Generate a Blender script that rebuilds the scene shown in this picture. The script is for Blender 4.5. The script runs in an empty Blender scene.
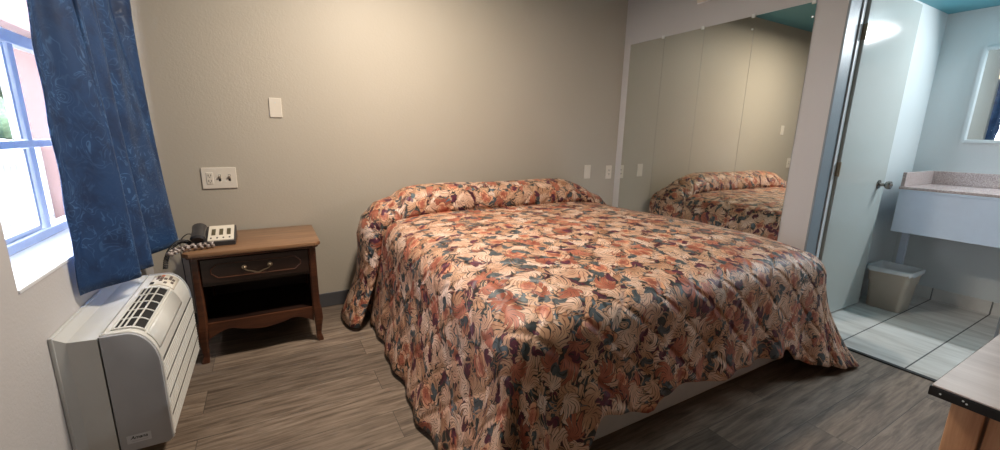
import bpy, bmesh, math, random
from mathutils import Vector, Matrix, noise as mnoise

random.seed(7)
C = bpy.context.scene.collection
PI = math.pi

# ---------------------------------------------------------------- camera
F_PX, YAW, PITCH, ROLL = 411.2, 0.514568, 0.213163, 0.019952
CAM = Vector((0, 0, 1.25))
fw = Vector((math.sin(YAW) * math.cos(PITCH), math.cos(YAW) * math.cos(PITCH), -math.sin(PITCH)))
rt = Vector((math.cos(YAW), -math.sin(YAW), 0))
up = rt.cross(fw)
r2 = rt * math.cos(ROLL) + up * math.sin(ROLL)
u2 = -rt * math.sin(ROLL) + up * math.cos(ROLL)
cam_data = bpy.data.cameras.new('camera')
cam = bpy.data.objects.new('camera', cam_data)
C.objects.link(cam)
cam_data.sensor_width = 36
cam_data.lens = 36 * F_PX / 1000
cam_data.clip_start = 0.02
M4 = Matrix((r2, u2, -fw)).transposed().to_4x4()
M4.translation = CAM
cam.matrix_world = M4
sc = bpy.context.scene
sc.camera = cam

# ---------------------------------------------------------------- view, world, lights
sc.view_settings.view_transform = 'Standard'
sc.view_settings.look = 'None'
sc.view_settings.gamma = 1
sc.view_settings.use_curve_mapping = False
sc.view_settings.exposure = 0.12

w = bpy.data.worlds.new('sky')
sc.world = w
w.use_nodes = True
bg = w.node_tree.nodes['Background']
bg.inputs['Color'].default_value = (0.82, 0.87, 1.0, 1)
bg.inputs['Strength'].default_value = 18.0


def area(name, loc, target, sx, sy, power, col, spread=180, portal=False):
    l = bpy.data.lights.new(name, 'AREA')
    l.shape = 'RECTANGLE'
    l.size, l.size_y = sx, sy
    l.energy = power
    l.color = col
    l.spread = math.radians(spread)
    o = bpy.data.objects.new(name, l)
    C.objects.link(o)
    o.location = loc
    d = Vector(target) - Vector(loc)
    o.rotation_euler = d.to_track_quat('-Z', 'Y').to_euler()
    if portal:
        l.cycles.is_portal = True
    return o


# ---------------------------------------------------------------- mesh helpers
class MB:
    def __init__(self):
        self.bm = bmesh.new()

    def box(self, x0, x1, y0, y1, z0, z1, bev=0.0, seg=2, xf=None):
        r = bmesh.ops.create_cube(self.bm, size=1)
        vs = r['verts']
        for v in vs:
            v.co = Vector(((x0 + x1) / 2 + v.co.x * (x1 - x0), (y0 + y1) / 2 + v.co.y * (y1 - y0),
                           (z0 + z1) / 2 + v.co.z * (z1 - z0)))
            if xf:
                v.co = xf @ v.co
        if bev > 0:
            es = list({e for v in vs for e in v.link_edges})
            bmesh.ops.bevel(self.bm, geom=es, offset=bev, segments=seg, affect='EDGES', profile=0.5)
        return self

    def prism(self, pts, axis, a, b, bev=0.0):
        """outline pts (2-D) extruded along axis from a to b"""
        def P(p, t):
            if axis == 'x': return (t, p[0], p[1])
            if axis == 'y': return (p[0], t, p[1])
            return (p[0], p[1], t)
        bm = self.bm
        A = [bm.verts.new(P(p, a)) for p in pts]
        B = [bm.verts.new(P(p, b)) for p in pts]
        n = len(pts)
        fs = [bm.faces.new(A), bm.faces.new(B[::-1])]
        for i in range(n):
            fs.append(bm.faces.new((A[i], A[(i + 1) % n], B[(i + 1) % n], B[i])))
        bmesh.ops.recalc_face_normals(bm, faces=fs)
        if bev > 0:
            es = list({e for f in fs[:2] for e in f.edges})
            bmesh.ops.bevel(bm, geom=es, offset=bev, segments=2, affect='EDGES', profile=0.5)
        return self

    def tube(self, path, r, n=8, cap=True):
        path = [Vector(p) for p in path]
        rr = r if isinstance(r, (list, tuple)) else [r] * len(path)
        rings = []
        for i, p in enumerate(path):
            t = (path[min(i + 1, len(path) - 1)] - path[max(i - 1, 0)]).normalized()
            ref = Vector((0, 0, 1)) if abs(t.z) < 0.95 else Vector((1, 0, 0))
            a = t.cross(ref).normalized()
            b = t.cross(a).normalized()
            rings.append([self.bm.verts.new(p + (a * math.cos(2 * PI * k / n) + b * math.sin(2 * PI * k / n)) * rr[i])
                          for k in range(n)])
        for i in range(len(path) - 1):
            for k in range(n):
                self.bm.faces.new((rings[i][k], rings[i][(k + 1) % n], rings[i + 1][(k + 1) % n], rings[i + 1][k]))
        if cap:
            self.bm.faces.new(rings[0][::-1])
            self.bm.faces.new(rings[-1])
        return self

    def lathe(self, prof, centre, axis='z', n=20):
        """prof: list of (radius, height along axis)"""
        c = Vector(centre)
        rings = []
        for r, h in prof:
            ring = []
            for k in range(n):
                a = 2 * PI * k / n
                if axis == 'z': d = Vector((math.cos(a) * r, math.sin(a) * r, h))
                elif axis == 'y': d = Vector((math.cos(a) * r, h, math.sin(a) * r))
                else: d = Vector((h, math.cos(a) * r, math.sin(a) * r))
                ring.append(self.bm.verts.new(c + d))
            rings.append(ring)
        for i in range(len(rings) - 1):
            for k in range(n):
                self.bm.faces.new((rings[i][k], rings[i][(k + 1) % n], rings[i + 1][(k + 1) % n], rings[i + 1][k]))
        self.bm.faces.new(rings[0][::-1])
        self.bm.faces.new(rings[-1])
        bmesh.ops.recalc_face_normals(self.bm, faces=self.bm.faces[:])
        return self

    def grid(self, pts, uvs=None, close=False):
        """pts[i][j] -> quads"""
        bm = self.bm
        V = [[bm.verts.new(p) for p in row] for row in pts]
        lay = bm.loops.layers.uv.verify() if uvs else None
        for i in range(len(V) - 1):
            nj = len(V[i])
            for j in range(nj if close else nj - 1):
                k = (j + 1) % nj
                f = bm.faces.new((V[i][j], V[i + 1][j], V[i + 1][k], V[i][k]))
                if uvs:
                    for l, (a, b) in zip(f.loops, ((i, j), (i + 1, j), (i + 1, k), (i, k))):
                        l[lay].uv = uvs[a][b]
        return self


def build(name, mb, m, parent=None, smooth=False, mods=None):
    me = bpy.data.meshes.new(name)
    bmesh.ops.recalc_face_normals(mb.bm, faces=mb.bm.faces[:]) if mods is None else None
    if parent is not None:
        p, off = parent, Vector((0, 0, 0))
        while p is not None:
            off += p.location
            p = p.parent
        bmesh.ops.translate(mb.bm, verts=mb.bm.verts[:], vec=-off)
    mb.bm.to_mesh(me)
    mb.bm.free()
    if smooth is True:
        for f in me.polygons: f.use_smooth = True
    elif smooth:
        for f in me.polygons: f.use_smooth = True
        me.set_sharp_from_angle(angle=math.radians(smooth))
    if m is not None:
        for mm in (m if isinstance(m, list) else [m]):
            me.materials.append(mm)
    o = bpy.data.objects.new(name, me)
    C.objects.link(o)
    if parent is not None:
        o.parent = parent
    return o


def tag(o, label, cat, group=None):
    o['label'] = label
    o['category'] = cat
    if group: o['group'] = group
    return o


def thing(name, label, cat, loc, group=None):
    o = bpy.data.objects.new(name, None)
    o.empty_display_size = 0.1
    C.objects.link(o)
    o.location = loc
    return tag(o, label, cat, group)


def struct(name, mb, m, parent=None, smooth=False):
    o = build(name, mb, m, parent, smooth)
    if parent is None: o['kind'] = 'structure'
    return o


def copy_tree(o, parent=None):
    c = o.copy()
    C.objects.link(c)
    if parent is not None: c.parent = parent
    for ch in list(o.children): copy_tree(ch, c)
    return c


# ---------------------------------------------------------------- materials
class NT:
    """tiny expression builder over a node tree"""
    def __init__(self, name):
        self.m = bpy.data.materials.new(name)
        self.m.use_nodes = True
        self.t = self.m.node_tree
        self.b = self.t.nodes['Principled BSDF']

    def n(self, typ, **kw):
        nd = self.t.nodes.new(typ)
        for k, v in kw.items(): setattr(nd, k, v)
        return nd

    def put(self, sock, v):
        if isinstance(v, bpy.types.NodeSocket): self.t.links.new(v, sock)
        elif v is not None:
            if sock.type == 'RGBA' and len(v) == 3: v = (*v, 1)
            sock.default_value = v

    def math(self, op, a, b=None, c=None, clamp=False):
        nd = self.n('ShaderNodeMath', operation=op)
        nd.use_clamp = clamp
        for i, v in enumerate((a, b, c)):
            if v is not None: self.put(nd.inputs[i], v)
        return nd.outputs[0]

    def vmath(self, op, a, b=None, scale=None):
        nd = self.n('ShaderNodeVectorMath', operation=op)
        self.put(nd.inputs[0], a)
        if b is not None: self.put(nd.inputs[1], b)
        if scale is not None: self.put(nd.inputs['Scale'], scale)
        return nd.outputs['Value'] if op in ('LENGTH', 'DOT_PRODUCT') else nd.outputs['Vector']

    def coord(self, which='Object'):
        return self.n('ShaderNodeTexCoord').outputs[which]

    def mapping(self, v, scale=(1, 1, 1), loc=(0, 0, 0), rot=(0, 0, 0)):
        nd = self.n('ShaderNodeMapping')
        self.put(nd.inputs['Vector'], v)
        nd.inputs['Scale'].default_value = scale
        nd.inputs['Location'].default_value = loc
        nd.inputs['Rotation'].default_value = rot
        return nd.outputs[0]

    def noise(self, v, scale, detail=3, rough=0.5, dist=0.0, out=0):
        nd = self.n('ShaderNodeTexNoise')
        self.put(nd.inputs['Vector'], v)
        nd.inputs['Scale'].default_value = scale
        nd.inputs['Detail'].default_value = detail
        nd.inputs['Roughness'].default_value = rough
        nd.inputs['Distortion'].default_value = dist
        return nd.outputs[out]

    def mix(self, f, a, b, blend='MIX'):
        nd = self.n('ShaderNodeMix', data_type='RGBA', blend_type=blend)
        self.put(nd.inputs[0], f)
        self.put(nd.inputs[6], a)
        self.put(nd.inputs[7], b)
        return nd.outputs[2]

    def ramp(self, f, stops, interp='LINEAR'):
        nd = self.n('ShaderNodeValToRGB')
        self.put(nd.inputs[0], f)
        cr = nd.color_ramp
        cr.interpolation = interp
        while len(cr.elements) < len(stops): cr.elements.new(0.5)
        for e, (p, c) in zip(cr.elements, stops):
            e.position = p
            e.color = (*c, 1) if len(c) == 3 else c
        return nd.outputs[0]

    def step(self, a, e0, e1):
        nd = self.n('ShaderNodeMapRange', interpolation_type='SMOOTHSTEP')
        self.put(nd.inputs['Value'], a)
        self.put(nd.inputs['From Min'], e0)
        self.put(nd.inputs['From Max'], e1)
        return nd.outputs[0]

    def bump(self, h, strength=0.3, dist=0.01):
        nd = self.n('ShaderNodeBump')
        self.put(nd.inputs['Height'], h)
        nd.inputs['Strength'].default_value = strength
        nd.inputs['Distance'].default_value = dist
        self.t.links.new(nd.outputs[0], self.b.inputs['Normal'])

    def out(self, col=None, rough=None, metal=None, spec=None):
        if col is not None: self.put(self.b.inputs['Base Color'], col)
        if rough is not None: self.put(self.b.inputs['Roughness'], rough)
        if metal is not None: self.put(self.b.inputs['Metallic'], metal)
        if spec is not None: self.put(self.b.inputs['Specular IOR Level'], spec)
        return self.m


def S(r, g, b):
    """sRGB 0-255 to linear"""
    f = lambda c: (c / 255 / 12.92) if c / 255 <= 0.04045 else ((c / 255 + 0.055) / 1.055) ** 2.4
    return (f(r), f(g), f(b))


def plain(name, col, rough=0.5, metal=0.0, spec=0.5, var=0.06, scale=12, bump=0.0, bscale=200):
    t = NT(name)
    co = t.coord()
    n = t.noise(co, scale, 4, 0.6)
    c = t.mix(n, tuple(max(0, x * (1 - var)) for x in col), tuple(min(1, x * (1 + var)) for x in col))
    if bump: t.bump(t.noise(co, bscale, 2), bump, 0.002)
    return t.out(c, rough, metal, spec)


def wall_paint(name, col, rough=0.55, spec=0.4):
    t = NT(name)
    co = t.coord()
    n = t.noise(co, 2.2, 3, 0.5)
    c = t.mix(n, tuple(x * 0.97 for x in col), tuple(min(1, x * 1.03) for x in col))
    h = t.noise(co, 90, 3, 0.55)
    t.bump(h, 0.22, 0.004)
    return t.out(c, rough, 0, spec)


def wood(name, c0, c1, c2, axis='x', scale=1.0, rough=0.4, spec=0.5):
    t = NT(name)
    co = t.coord()
    s = {'x': (0.6, 9, 9), 'y': (9, 0.6, 9), 'z': (9, 9, 0.6)}[axis]
    v = t.mapping(co, tuple(k * scale for k in s))
    n = t.noise(v, 3.0, 6, 0.6, 0.8)
    v2 = t.mapping(co, tuple(k * scale * 6 for k in s))
    n2 = t.noise(v2, 4.0, 3, 0.6)
    f = t.math('ADD', t.math('MULTIPLY', n, 0.75), t.math('MULTIPLY', n2, 0.25))
    c = t.ramp(f, [(0.3, c0), (0.5, c1), (0.7, c2)])
    t.bump(n2, 0.08, 0.002)
    return t.out(c, rough, 0, spec)


def plank_floor():
    t = NT('vinyl_plank')
    co = t.coord()
    br = t.n('ShaderNodeTexBrick', offset=0.37, offset_frequency=2)
    t.put(br.inputs['Vector'], t.mapping(co, loc=(0.35, 0.02, 0)))
    br.inputs['Color1'].default_value = (0, 0, 0, 1)
    br.inputs['Color2'].default_value = (1, 1, 1, 1)
    br.inputs['Mortar'].default_value = (0.5, 0.5, 0.5, 1)
    br.inputs['Scale'].default_value = 1
    br.inputs['Mortar Size'].default_value = 0.0014
    br.inputs['Bias'].default_value = 0
    br.inputs['Brick Width'].default_value = 1.2
    br.inputs['Row Height'].default_value = 0.19
    tone = br.outputs['Color']
    seam = br.outputs['Fac']
    # grain, shifted from plank to plank
    sh = t.n('ShaderNodeCombineXYZ')
    t.put(sh.inputs[0], t.math('MULTIPLY', tone, 13.0))
    t.put(sh.inputs[1], t.math('MULTIPLY', tone, 7.0))
    v = t.vmath('ADD', co, sh.outputs[0])
    g1 = t.noise(t.mapping(v, (1.5, 15, 1)), 2.6, 8, 0.66, 0.5)
    g2 = t.noise(t.mapping(v, (3, 60, 1)), 2.0, 3, 0.6)
    g = t.math('ADD', t.math('MULTIPLY', g1, 0.8), t.math('MULTIPLY', g2, 0.2))
    c = t.ramp(g, [(0.28, S(66, 54, 46)), (0.44, S(118, 102, 89)), (0.56, S(146, 129, 114)), (0.75, S(174, 157, 142))])
    c = t.mix(1.0, c, t.ramp(tone, [(0, (0.62, 0.62, 0.62)), (1, (1.0, 0.99, 0.97))]), 'MULTIPLY')
    c = t.mix(t.math('MULTIPLY', seam, 0.75), c, (0.03, 0.026, 0.023))
    t.bump(t.math('SUBTRACT', t.math('MULTIPLY', g2, 0.3), seam), 0.15, 0.003)
    return t.out(c, 0.42, 0, 0.45)


def tile_floor():
    t = NT('bath_tile')
    co = t.coord()
    br = t.n('ShaderNodeTexBrick', offset=0.0)
    t.put(br.inputs['Vector'], t.mapping(co, loc=(-3.07, -0.708, 0)))
    br.inputs['Color1'].default_value = (0.2, 0.2, 0.2, 1)
    br.inputs['Color2'].default_value = (0.8, 0.8, 0.8, 1)
    br.inputs['Scale'].default_value = 1
    br.inputs['Mortar Size'].default_value = 0.004
    br.inputs['Mortar Smooth'].default_value = 0.2
    br.inputs['Brick Width'].default_value = 1.64
    br.inputs['Row Height'].default_value = 0.326
    seam = br.outputs['Fac']
    n = t.noise(t.mapping(co, (6, 1.1, 1)), 2.3, 5, 0.55, 0.3)
    c = t.ramp(n, [(0.3, S(176, 172, 166)), (0.5, S(205, 202, 197)), (0.7, S(221, 219, 215))])
    c = t.mix(t.math('MULTIPLY', seam, 0.9), c, S(58, 58, 60))
    t.bump(t.math('MULTIPLY', seam, -1.0), 0.3, 0.003)
    return t.out(c, t.math('ADD', 0.3, t.math('MULTIPLY', seam, 0.5)), 0, 0.5)


def floral(name):
    """woven floral: scrolling peach leaves, rust blooms, slate and burgundy ground"""
    t = NT(name)
    uv = t.coord('UV')
    geo = t.n('ShaderNodeNewGeometry')
    # domain warp
    wn = t.noise(uv, 5.5, 2, 0.5, 0, out=1)
    warp = t.vmath('SCALE', t.vmath('SUBTRACT', wn, (0.5, 0.5, 0.5)), scale=0.10)
    p = t.vmath('ADD', uv, warp)
    wn2 = t.noise(uv, 16, 2, 0.5, 0, out=1)
    p2 = t.vmath('ADD', p, t.vmath('SCALE', t.vmath('SUBTRACT', wn2, (0.5, 0.5, 0.5)), scale=0.035))

    def motif(scale, n, swirl, R, depth, seed, rnd=0.85, lop=0.0):
        """leafy rosette in every voronoi cell: mask, r/R, petal coordinate, vein, cell colour"""
        v = t.vmath('ADD', p2, (seed, seed * 0.61, 0))
        vo = t.n('ShaderNodeTexVoronoi', voronoi_dimensions='2D', feature='F1')
        t.put(vo.inputs['Vector'], v)
        vo.inputs['Scale'].default_value = scale
        vo.inputs['Randomness'].default_value = rnd
        d = t.vmath('SUBTRACT', v, vo.outputs['Position'])
        sp = t.n('ShaderNodeSeparateXYZ')
        t.put(sp.inputs[0], d)
        r = t.math('MULTIPLY', t.math('SQRT', t.math('ADD', t.math('MULTIPLY', sp.outputs[0], sp.outputs[0]),
                                              t.math('MULTIPLY', sp.outputs[1], sp.outputs[1]))), scale)
        cs = t.n('ShaderNodeSeparateColor')
        t.put(cs.inputs[0], vo.outputs['Color'])
        th = t.math('ADD', t.math('ARCTAN2', sp.outputs[1], sp.outputs[0]), t.math('MULTIPLY', cs.outputs[0], 6.28))
        sgn = t.math('MULTIPLY', t.math('SIGN', t.math('SUBTRACT', cs.outputs[1], 0.5)), swirl)
        tw = t.math('ADD', th, t.math('MULTIPLY', r, t.math('MULTIPLY', sgn, 2.0 / n)))
        ph = t.math('MULTIPLY', tw, n / 2)
        pet = t.math('ABSOLUTE', t.math('SINE', ph))
        edge = t.math('MULTIPLY', R, t.math('ADD', 1 - depth, t.math('MULTIPLY', t.math('POWER', pet, 0.7), depth)))
        if lop:                                           # one side of the spray grows long
            edge = t.math('MULTIPLY', edge, t.math('ADD', 1 - lop * 0.5, t.math('MULTIPLY', t.math('COSINE', tw), lop)))
        q = t.math('DIVIDE', r, edge)
        mask = t.math('SUBTRACT', 1.0, t.step(q, 0.95, 1.03))
        vein = t.math('ABSOLUTE', t.math('COSINE', ph))    # 0 along the middle of each leaf
        return mask, q, pet, vein, cs.outputs[2], r

    # ground
    gn = t.noise(uv, 11, 2, 0.5, 1.0)
    ground = t.ramp(gn, [(0.34, S(58, 18, 30)), (0.43, S(92, 26, 50)), (0.45, S(36, 34, 33)), (0.55, S(46, 50, 48)), (0.60, S(74, 86, 92)), (0.66, S(88, 104, 116))], 'LINEAR')
    dark = S(34, 24, 23)
    peach = t.ramp(t.noise(uv, 7, 2), [(0.35, S(198, 152, 124)), (0.5, S(216, 177, 151)), (0.65, S(230, 202, 184))])
    tan = t.ramp(t.noise(uv, 8, 2), [(0.35, S(172, 122, 90)), (0.65, S(212, 170, 138))])
    rust = t.ramp(t.noise(uv, 9, 2), [(0.35, S(146, 74, 54)), (0.65, S(190, 112, 86))])
    # scrolling stems: iso-lines of a warped field
    sn = t.noise(p, 8.5, 1.0, 0.4, 1.6)
    fr = t.math('FRACT', t.math('MULTIPLY', sn, 6.0))
    band = t.math('ABSOLUTE', t.math('SUBTRACT', fr, 0.5))
    ribbon = t.math('SUBTRACT', 1.0, t.step(band, 0.13, 0.16))
    rib_line = t.step(band, 0.01, 0.05)
    c = t.mix(ribbon, ground, t.mix(rib_line, dark, tan))

    def leafy(c, args, base, alt, cut, vein_col):
        m, q, pet, vein, rnd, r = motif(*args)
        leaf = t.mix(t.step(rnd, cut, cut + 0.01), base, alt)
        leaf = t.mix(t.math('MULTIPLY', t.math('SUBTRACT', 1.0, t.step(vein, 0.05, 0.22)), t.step(r, 0.06, 0.12)), leaf, vein_col)
        side = t.math('MULTIPLY', t.math('SUBTRACT', 1.0, t.step(pet, 0.10, 0.34)), t.step(q, 0.25, 0.5))
        leaf = t.mix(side, leaf, dark)                     # dark gap between neighbouring leaves
        leaf = t.mix(t.step(q, 0.86, 0.96), leaf, dark)
        return t.mix(m, c, leaf)

    c = leafy(c, (13.0, 5, 5.0, 0.62, 0.70, 3.7, 0.9, 0.5), tan, rust, 0.78, S(110, 66, 48))
    c = leafy(c, (9.2, 7, 8.0, 0.66, 0.72, 11.3, 0.9, 0.55), peach, tan, 0.62, S(128, 80, 60))
    c = leafy(c, (7.6, 9, 10.0, 0.52, 0.66, 31.3, 1.0, 0.6), peach, rust, 0.70, S(132, 82, 62))
    # rust blooms with curled petals
    m, q, pet, vein, rnd, r = motif(5.4, 5, 4.0, 0.30, 0.45, 23.1, 1.0, 0.3)
    ring = t.math('ABSOLUTE', t.math('SINE', t.math('ADD', t.math('MULTIPLY', q, 6.5), t.math('MULTIPLY', pet, 2.6))))
    bloom = t.mix(t.step(ring, 0.08, 0.4), S(120, 50, 34), t.mix(t.step(q, 0.35, 0.95), rust, S(222, 168, 132)))
    bloom = t.mix(t.step(q, 0.88, 0.99), bloom, dark)
    c = t.mix(t.math('MULTIPLY', m, t.step(rnd, 0.35, 0.36)), c, bloom)
    # slate and burgundy leaves over everything
    m, q, pet, vein, rnd, r = motif(9.5, 3, 5.0, 0.34, 0.7, 41.9, 1.0, 0.5)
    slate = t.mix(t.step(rnd, 0.72, 0.73), S(74, 80, 84), S(92, 32, 54))
    c = t.mix(t.math('MULTIPLY', m, t.step(rnd, 0.36, 0.37)), c, t.mix(t.step(vein, 0.08, 0.25), S(34, 34, 36), slate))
    # weave and quilting
    q1 = t.noise(uv, 9, 2, 0.5)
    q2 = t.noise(t.mapping(uv, (1, 1, 1)), 420, 2, 0.5)
    sepu = t.n('ShaderNodeSeparateXYZ')
    t.put(sepu.inputs[0], t.mapping(uv, (1, 1, 1), rot=(0, 0, PI / 4)))
    s1 = t.math('ABSOLUTE', t.math('SUBTRACT', t.math('FRACT', t.math('MULTIPLY', sepu.outputs[0], 7)), 0.5))
    s2 = t.math('ABSOLUTE', t.math('SUBTRACT', t.math('FRACT', t.math('MULTIPLY', sepu.outputs[1], 7)), 0.5))
    st = t.math('MINIMUM', t.step(s1, 0, 0.16), t.step(s2, 0, 0.16))
    h = t.math('ADD', t.math('MULTIPLY', st, 0.5), t.math('ADD', t.math('MULTIPLY', q1, 0.9), t.math('MULTIPLY', q2, 0.06)))
    t.bump(h, 0.55, 0.02)
    return t.out(c, 0.48, 0, 0.5)


def curtain_cloth():
    t = NT('curtain_damask')
    co = t.coord('UV')
    wn = t.noise(co, 6, 2, 0.5, 0, out=1)
    p = t.vmath('ADD', co, t.vmath('SCALE', t.vmath('SUBTRACT', wn, (0.5, 0.5, 0.5)), scale=0.16))
    sn = t.noise(p, 11, 1.5, 0.5, 2.0)
    fr = t.math('ABSOLUTE', t.math('SUBTRACT', t.math('FRACT', t.math('MULTIPLY', sn, 5)), 0.5))
    ln = t.math('SUBTRACT', 1, t.step(fr, 0.03, 0.16))
    c = t.mix(t.math('MULTIPLY', ln, t.step(t.noise(co, 4, 2), 0.36, 0.56)), S(28, 60, 102), S(64, 100, 144))
    c = t.mix(t.step(t.noise(co, 9, 3, 0.6), 0.4, 0.7), c, S(20, 44, 80))
    t.bump(t.noise(co, 500, 2), 0.25, 0.002)
    t.b.inputs['Sheen Weight'].default_value = 0.35
    t.b.inputs['Sheen Roughness'].default_value = 0.35
    t.b.inputs['Sheen Tint'].default_value = (0.5, 0.7, 1, 1)
    return t.out(c, t.math('SUBTRACT', 0.62, t.math('MULTIPLY', ln, 0.25)), 0, 0.35)


def granite():
    t = NT('granite')
    co = t.coord()
    n = t.noise(co, 160, 4, 0.8)
    c = t.ramp(n, [(0.3, S(96, 84, 84)), (0.45, S(168, 150, 148)), (0.6, S(205, 190, 184)), (0.75, S(226, 214, 208))])
    return t.out(c, 0.22, 0, 0.5)


def foliage():
    t = NT('tree_leaves')
    co = t.coord()
    c = t.ramp(t.noise(co, 7, 5, 0.7), [(0.3, S(34, 54, 36)), (0.5, S(64, 86, 60)), (0.7, S(96, 116, 90))])
    return t.out(c, 0.7)


def glass_mat():
    m = bpy.data.materials.new('window_glass')
    m.use_nodes = True
    nt = m.node_tree
    nt.nodes.clear()
    o = nt.nodes.new('ShaderNodeOutputMaterial')
    tr = nt.nodes.new('ShaderNodeBsdfTransparent')
    gl = nt.nodes.new('ShaderNodeBsdfGlossy')
    gl.inputs['Roughness'].default_value = 0.02
    fr = nt.nodes.new('ShaderNodeFresnel')
    fr.inputs['IOR'].default_value = 1.3
    mx = nt.nodes.new('ShaderNodeMixShader')
    ge = nt.nodes.new('ShaderNodeNewGeometry')       # reflect on the outer skin only, never inside the pane
    sb_ = nt.nodes.new('ShaderNodeMath')
    sb_.operation = 'SUBTRACT'
    sb_.inputs[0].default_value = 1.0
    nt.links.new(ge.outputs['Backfacing'], sb_.inputs[1])
    mu_ = nt.nodes.new('ShaderNodeMath')
    mu_.operation = 'MULTIPLY'
    nt.links.new(fr.outputs[0], mu_.inputs[0])
    nt.links.new(sb_.outputs[0], mu_.inputs[1])
    nt.links.new(mu_.outputs[0], mx.inputs[0])
    nt.links.new(tr.outputs[0], mx.inputs[1])
    nt.links.new(gl.outputs[0], mx.inputs[2])
    nt.links.new(mx.outputs[0], o.inputs[0])
    return m


def emit(name, col, s):
    m = bpy.data.materials.new(name)
    m.use_nodes = True
    b = m.node_tree.nodes['Principled BSDF']
    b.inputs['Base Color'].default_value = (0.9, 0.9, 0.9, 1)
    b.inputs['Emission Color'].default_value = (*col, 1)
    b.inputs['Emission Strength'].default_value = s
    return m


M = dict(
    wall=wall_paint('beige_paint', S(186, 177, 163)),
    wall_side=wall_paint('side_wall_daylight_tint', S(198, 195, 195)),  # cool daylight on the right wall is put into this colour
    bath_wall=wall_paint('bath_paint', S(208, 213, 214), 0.35, 0.5),
    ceiling=wall_paint('teal_ceiling_paint', S(92, 158, 172), 0.5),
    floor=plank_floor(), tile=tile_floor(),
    base_grey=plain('grey_vinyl_base', S(82, 82, 86), 0.5),
    white=plain('white_paint', S(226, 228, 230), 0.35),
    jamb=wall_paint('jamb_paint', S(132, 142, 150), 0.4, 0.4),
    door=wall_paint('door_paint', S(184, 188, 184), 0.14, 0.4),
    sill=plain('sill_white', S(232, 234, 238), 0.35),
    vinyl=plain('vinyl_frame', S(236, 242, 250), 0.35),
    black=plain('black_plastic', S(22, 22, 24), 0.35),
    blackstrip=plain('black_transition', S(18, 18, 20), 0.4),
    plate=plain('plate_white', S(226, 217, 204), 0.35),
    slot=plain('dark_slot', S(40, 36, 34), 0.6),
    mirror=NT('mirror_silver').out((0.80, 0.83, 0.80), 0.015, 1.0),
    bmirror=NT('bath_mirror_silver').out((0.86, 0.88, 0.88), 0.01, 1.0),
    chrome=plain('chrome', (0.75, 0.75, 0.76), 0.15, 1.0),
    nickel=plain('dark_nickel', (0.28, 0.26, 0.24), 0.2, 1.0),
    clip=plain('clear_clip', S(222, 226, 224), 0.2),
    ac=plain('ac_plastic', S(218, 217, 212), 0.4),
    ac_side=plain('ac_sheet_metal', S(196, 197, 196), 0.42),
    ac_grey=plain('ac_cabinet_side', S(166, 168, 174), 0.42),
    ac_shadow=plain('ac_rib_gap_shade', S(58, 56, 54), 0.7),  # dark backing colour stands in for shade between the ribs
    ac_dark=plain('ac_vent_dark', S(22, 22, 24), 0.7),
    ac_panel=plain('ac_control_face', S(224, 216, 202), 0.4),
    btn=plain('ac_button', S(96, 82, 76), 0.5),
    btn_red=plain('ac_button_red', S(206, 118, 92), 0.5),
    sticker=plain('sticker_silver', S(196, 198, 204), 0.4),
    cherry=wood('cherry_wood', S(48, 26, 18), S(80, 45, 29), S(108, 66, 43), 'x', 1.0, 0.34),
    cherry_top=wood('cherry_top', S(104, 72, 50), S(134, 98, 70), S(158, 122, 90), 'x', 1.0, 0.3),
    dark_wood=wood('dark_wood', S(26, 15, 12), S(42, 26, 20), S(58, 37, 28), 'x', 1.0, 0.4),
    inside=plain('dark_inside', S(40, 26, 20), 0.7),
    brass=plain('aged_brass', (0.33, 0.26, 0.18), 0.35, 1.0),
    phone=plain('phone_charcoal', S(54, 52, 54), 0.32),
    phone_face=plain('phone_face', S(226, 216, 200), 0.45),
    phone_key=plain('phone_key', S(92, 84, 62), 0.5),
    wrap=plain('clear_wrap', S(172, 158, 152), 0.15, 0, 0.8, 0.3, 60),
    floral=floral('floral_spread'),
    lining=plain('spread_lining', S(176, 150, 138), 0.8),
    ticking=plain('box_spring_cloth', S(214, 214, 214), 0.8, bump=0.3, bscale=400),
    mattress=plain('mattress_white', S(226, 226, 224), 0.8),
    curtain=curtain_cloth(),
    mirror_frame=plain('mirror_frame_white', S(206, 212, 214), 0.3),
    granite=granite(),
    vanity=plain('vanity_white', S(202, 214, 230), 0.3),
    can=plain('beige_can', S(176, 164, 150), 0.45),
    liner=plain('bin_liner', S(200, 202, 204), 0.25),
    desk_top=wood('desk_laminate', S(176, 160, 156), S(196, 182, 178), S(210, 198, 194), 'y', 0.7, 0.38),
    desk_wood=wood('desk_oak', S(146, 98, 66), S(176, 124, 88), S(198, 150, 112), 'z', 1.2, 0.45),
    stucco=plain('pink_stucco', S(106, 82, 78), 0.9, bump=0.4, bscale=60),
    ground=plain('concrete', S(60, 59, 57), 0.9),
    rail=plain('white_railing', S(150, 156, 160), 0.5),
    leaves=foliage(), bark=plain('bark', S(90, 72, 56), 0.9),
    glass=glass_mat(),
    lamp_warm=emit('warm_diffuser', (1.0, 0.80, 0.56), 1.0),
    lamp_cool=emit('cool_diffuser', (0.78, 0.90, 1.0), 1.0),
)

# ---------------------------------------------------------------- setting
XL, XR, YB, YF, ZC = -0.655, 3.068, 3.083, -1.5, 2.66
XJ = 3.25          # far face of the partition
XV, YV, ZB = 4.686, 1.325, 2.235
YD0, YD1, ZD = 0.42, 1.31, 2.2    # bathroom doorway

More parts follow.
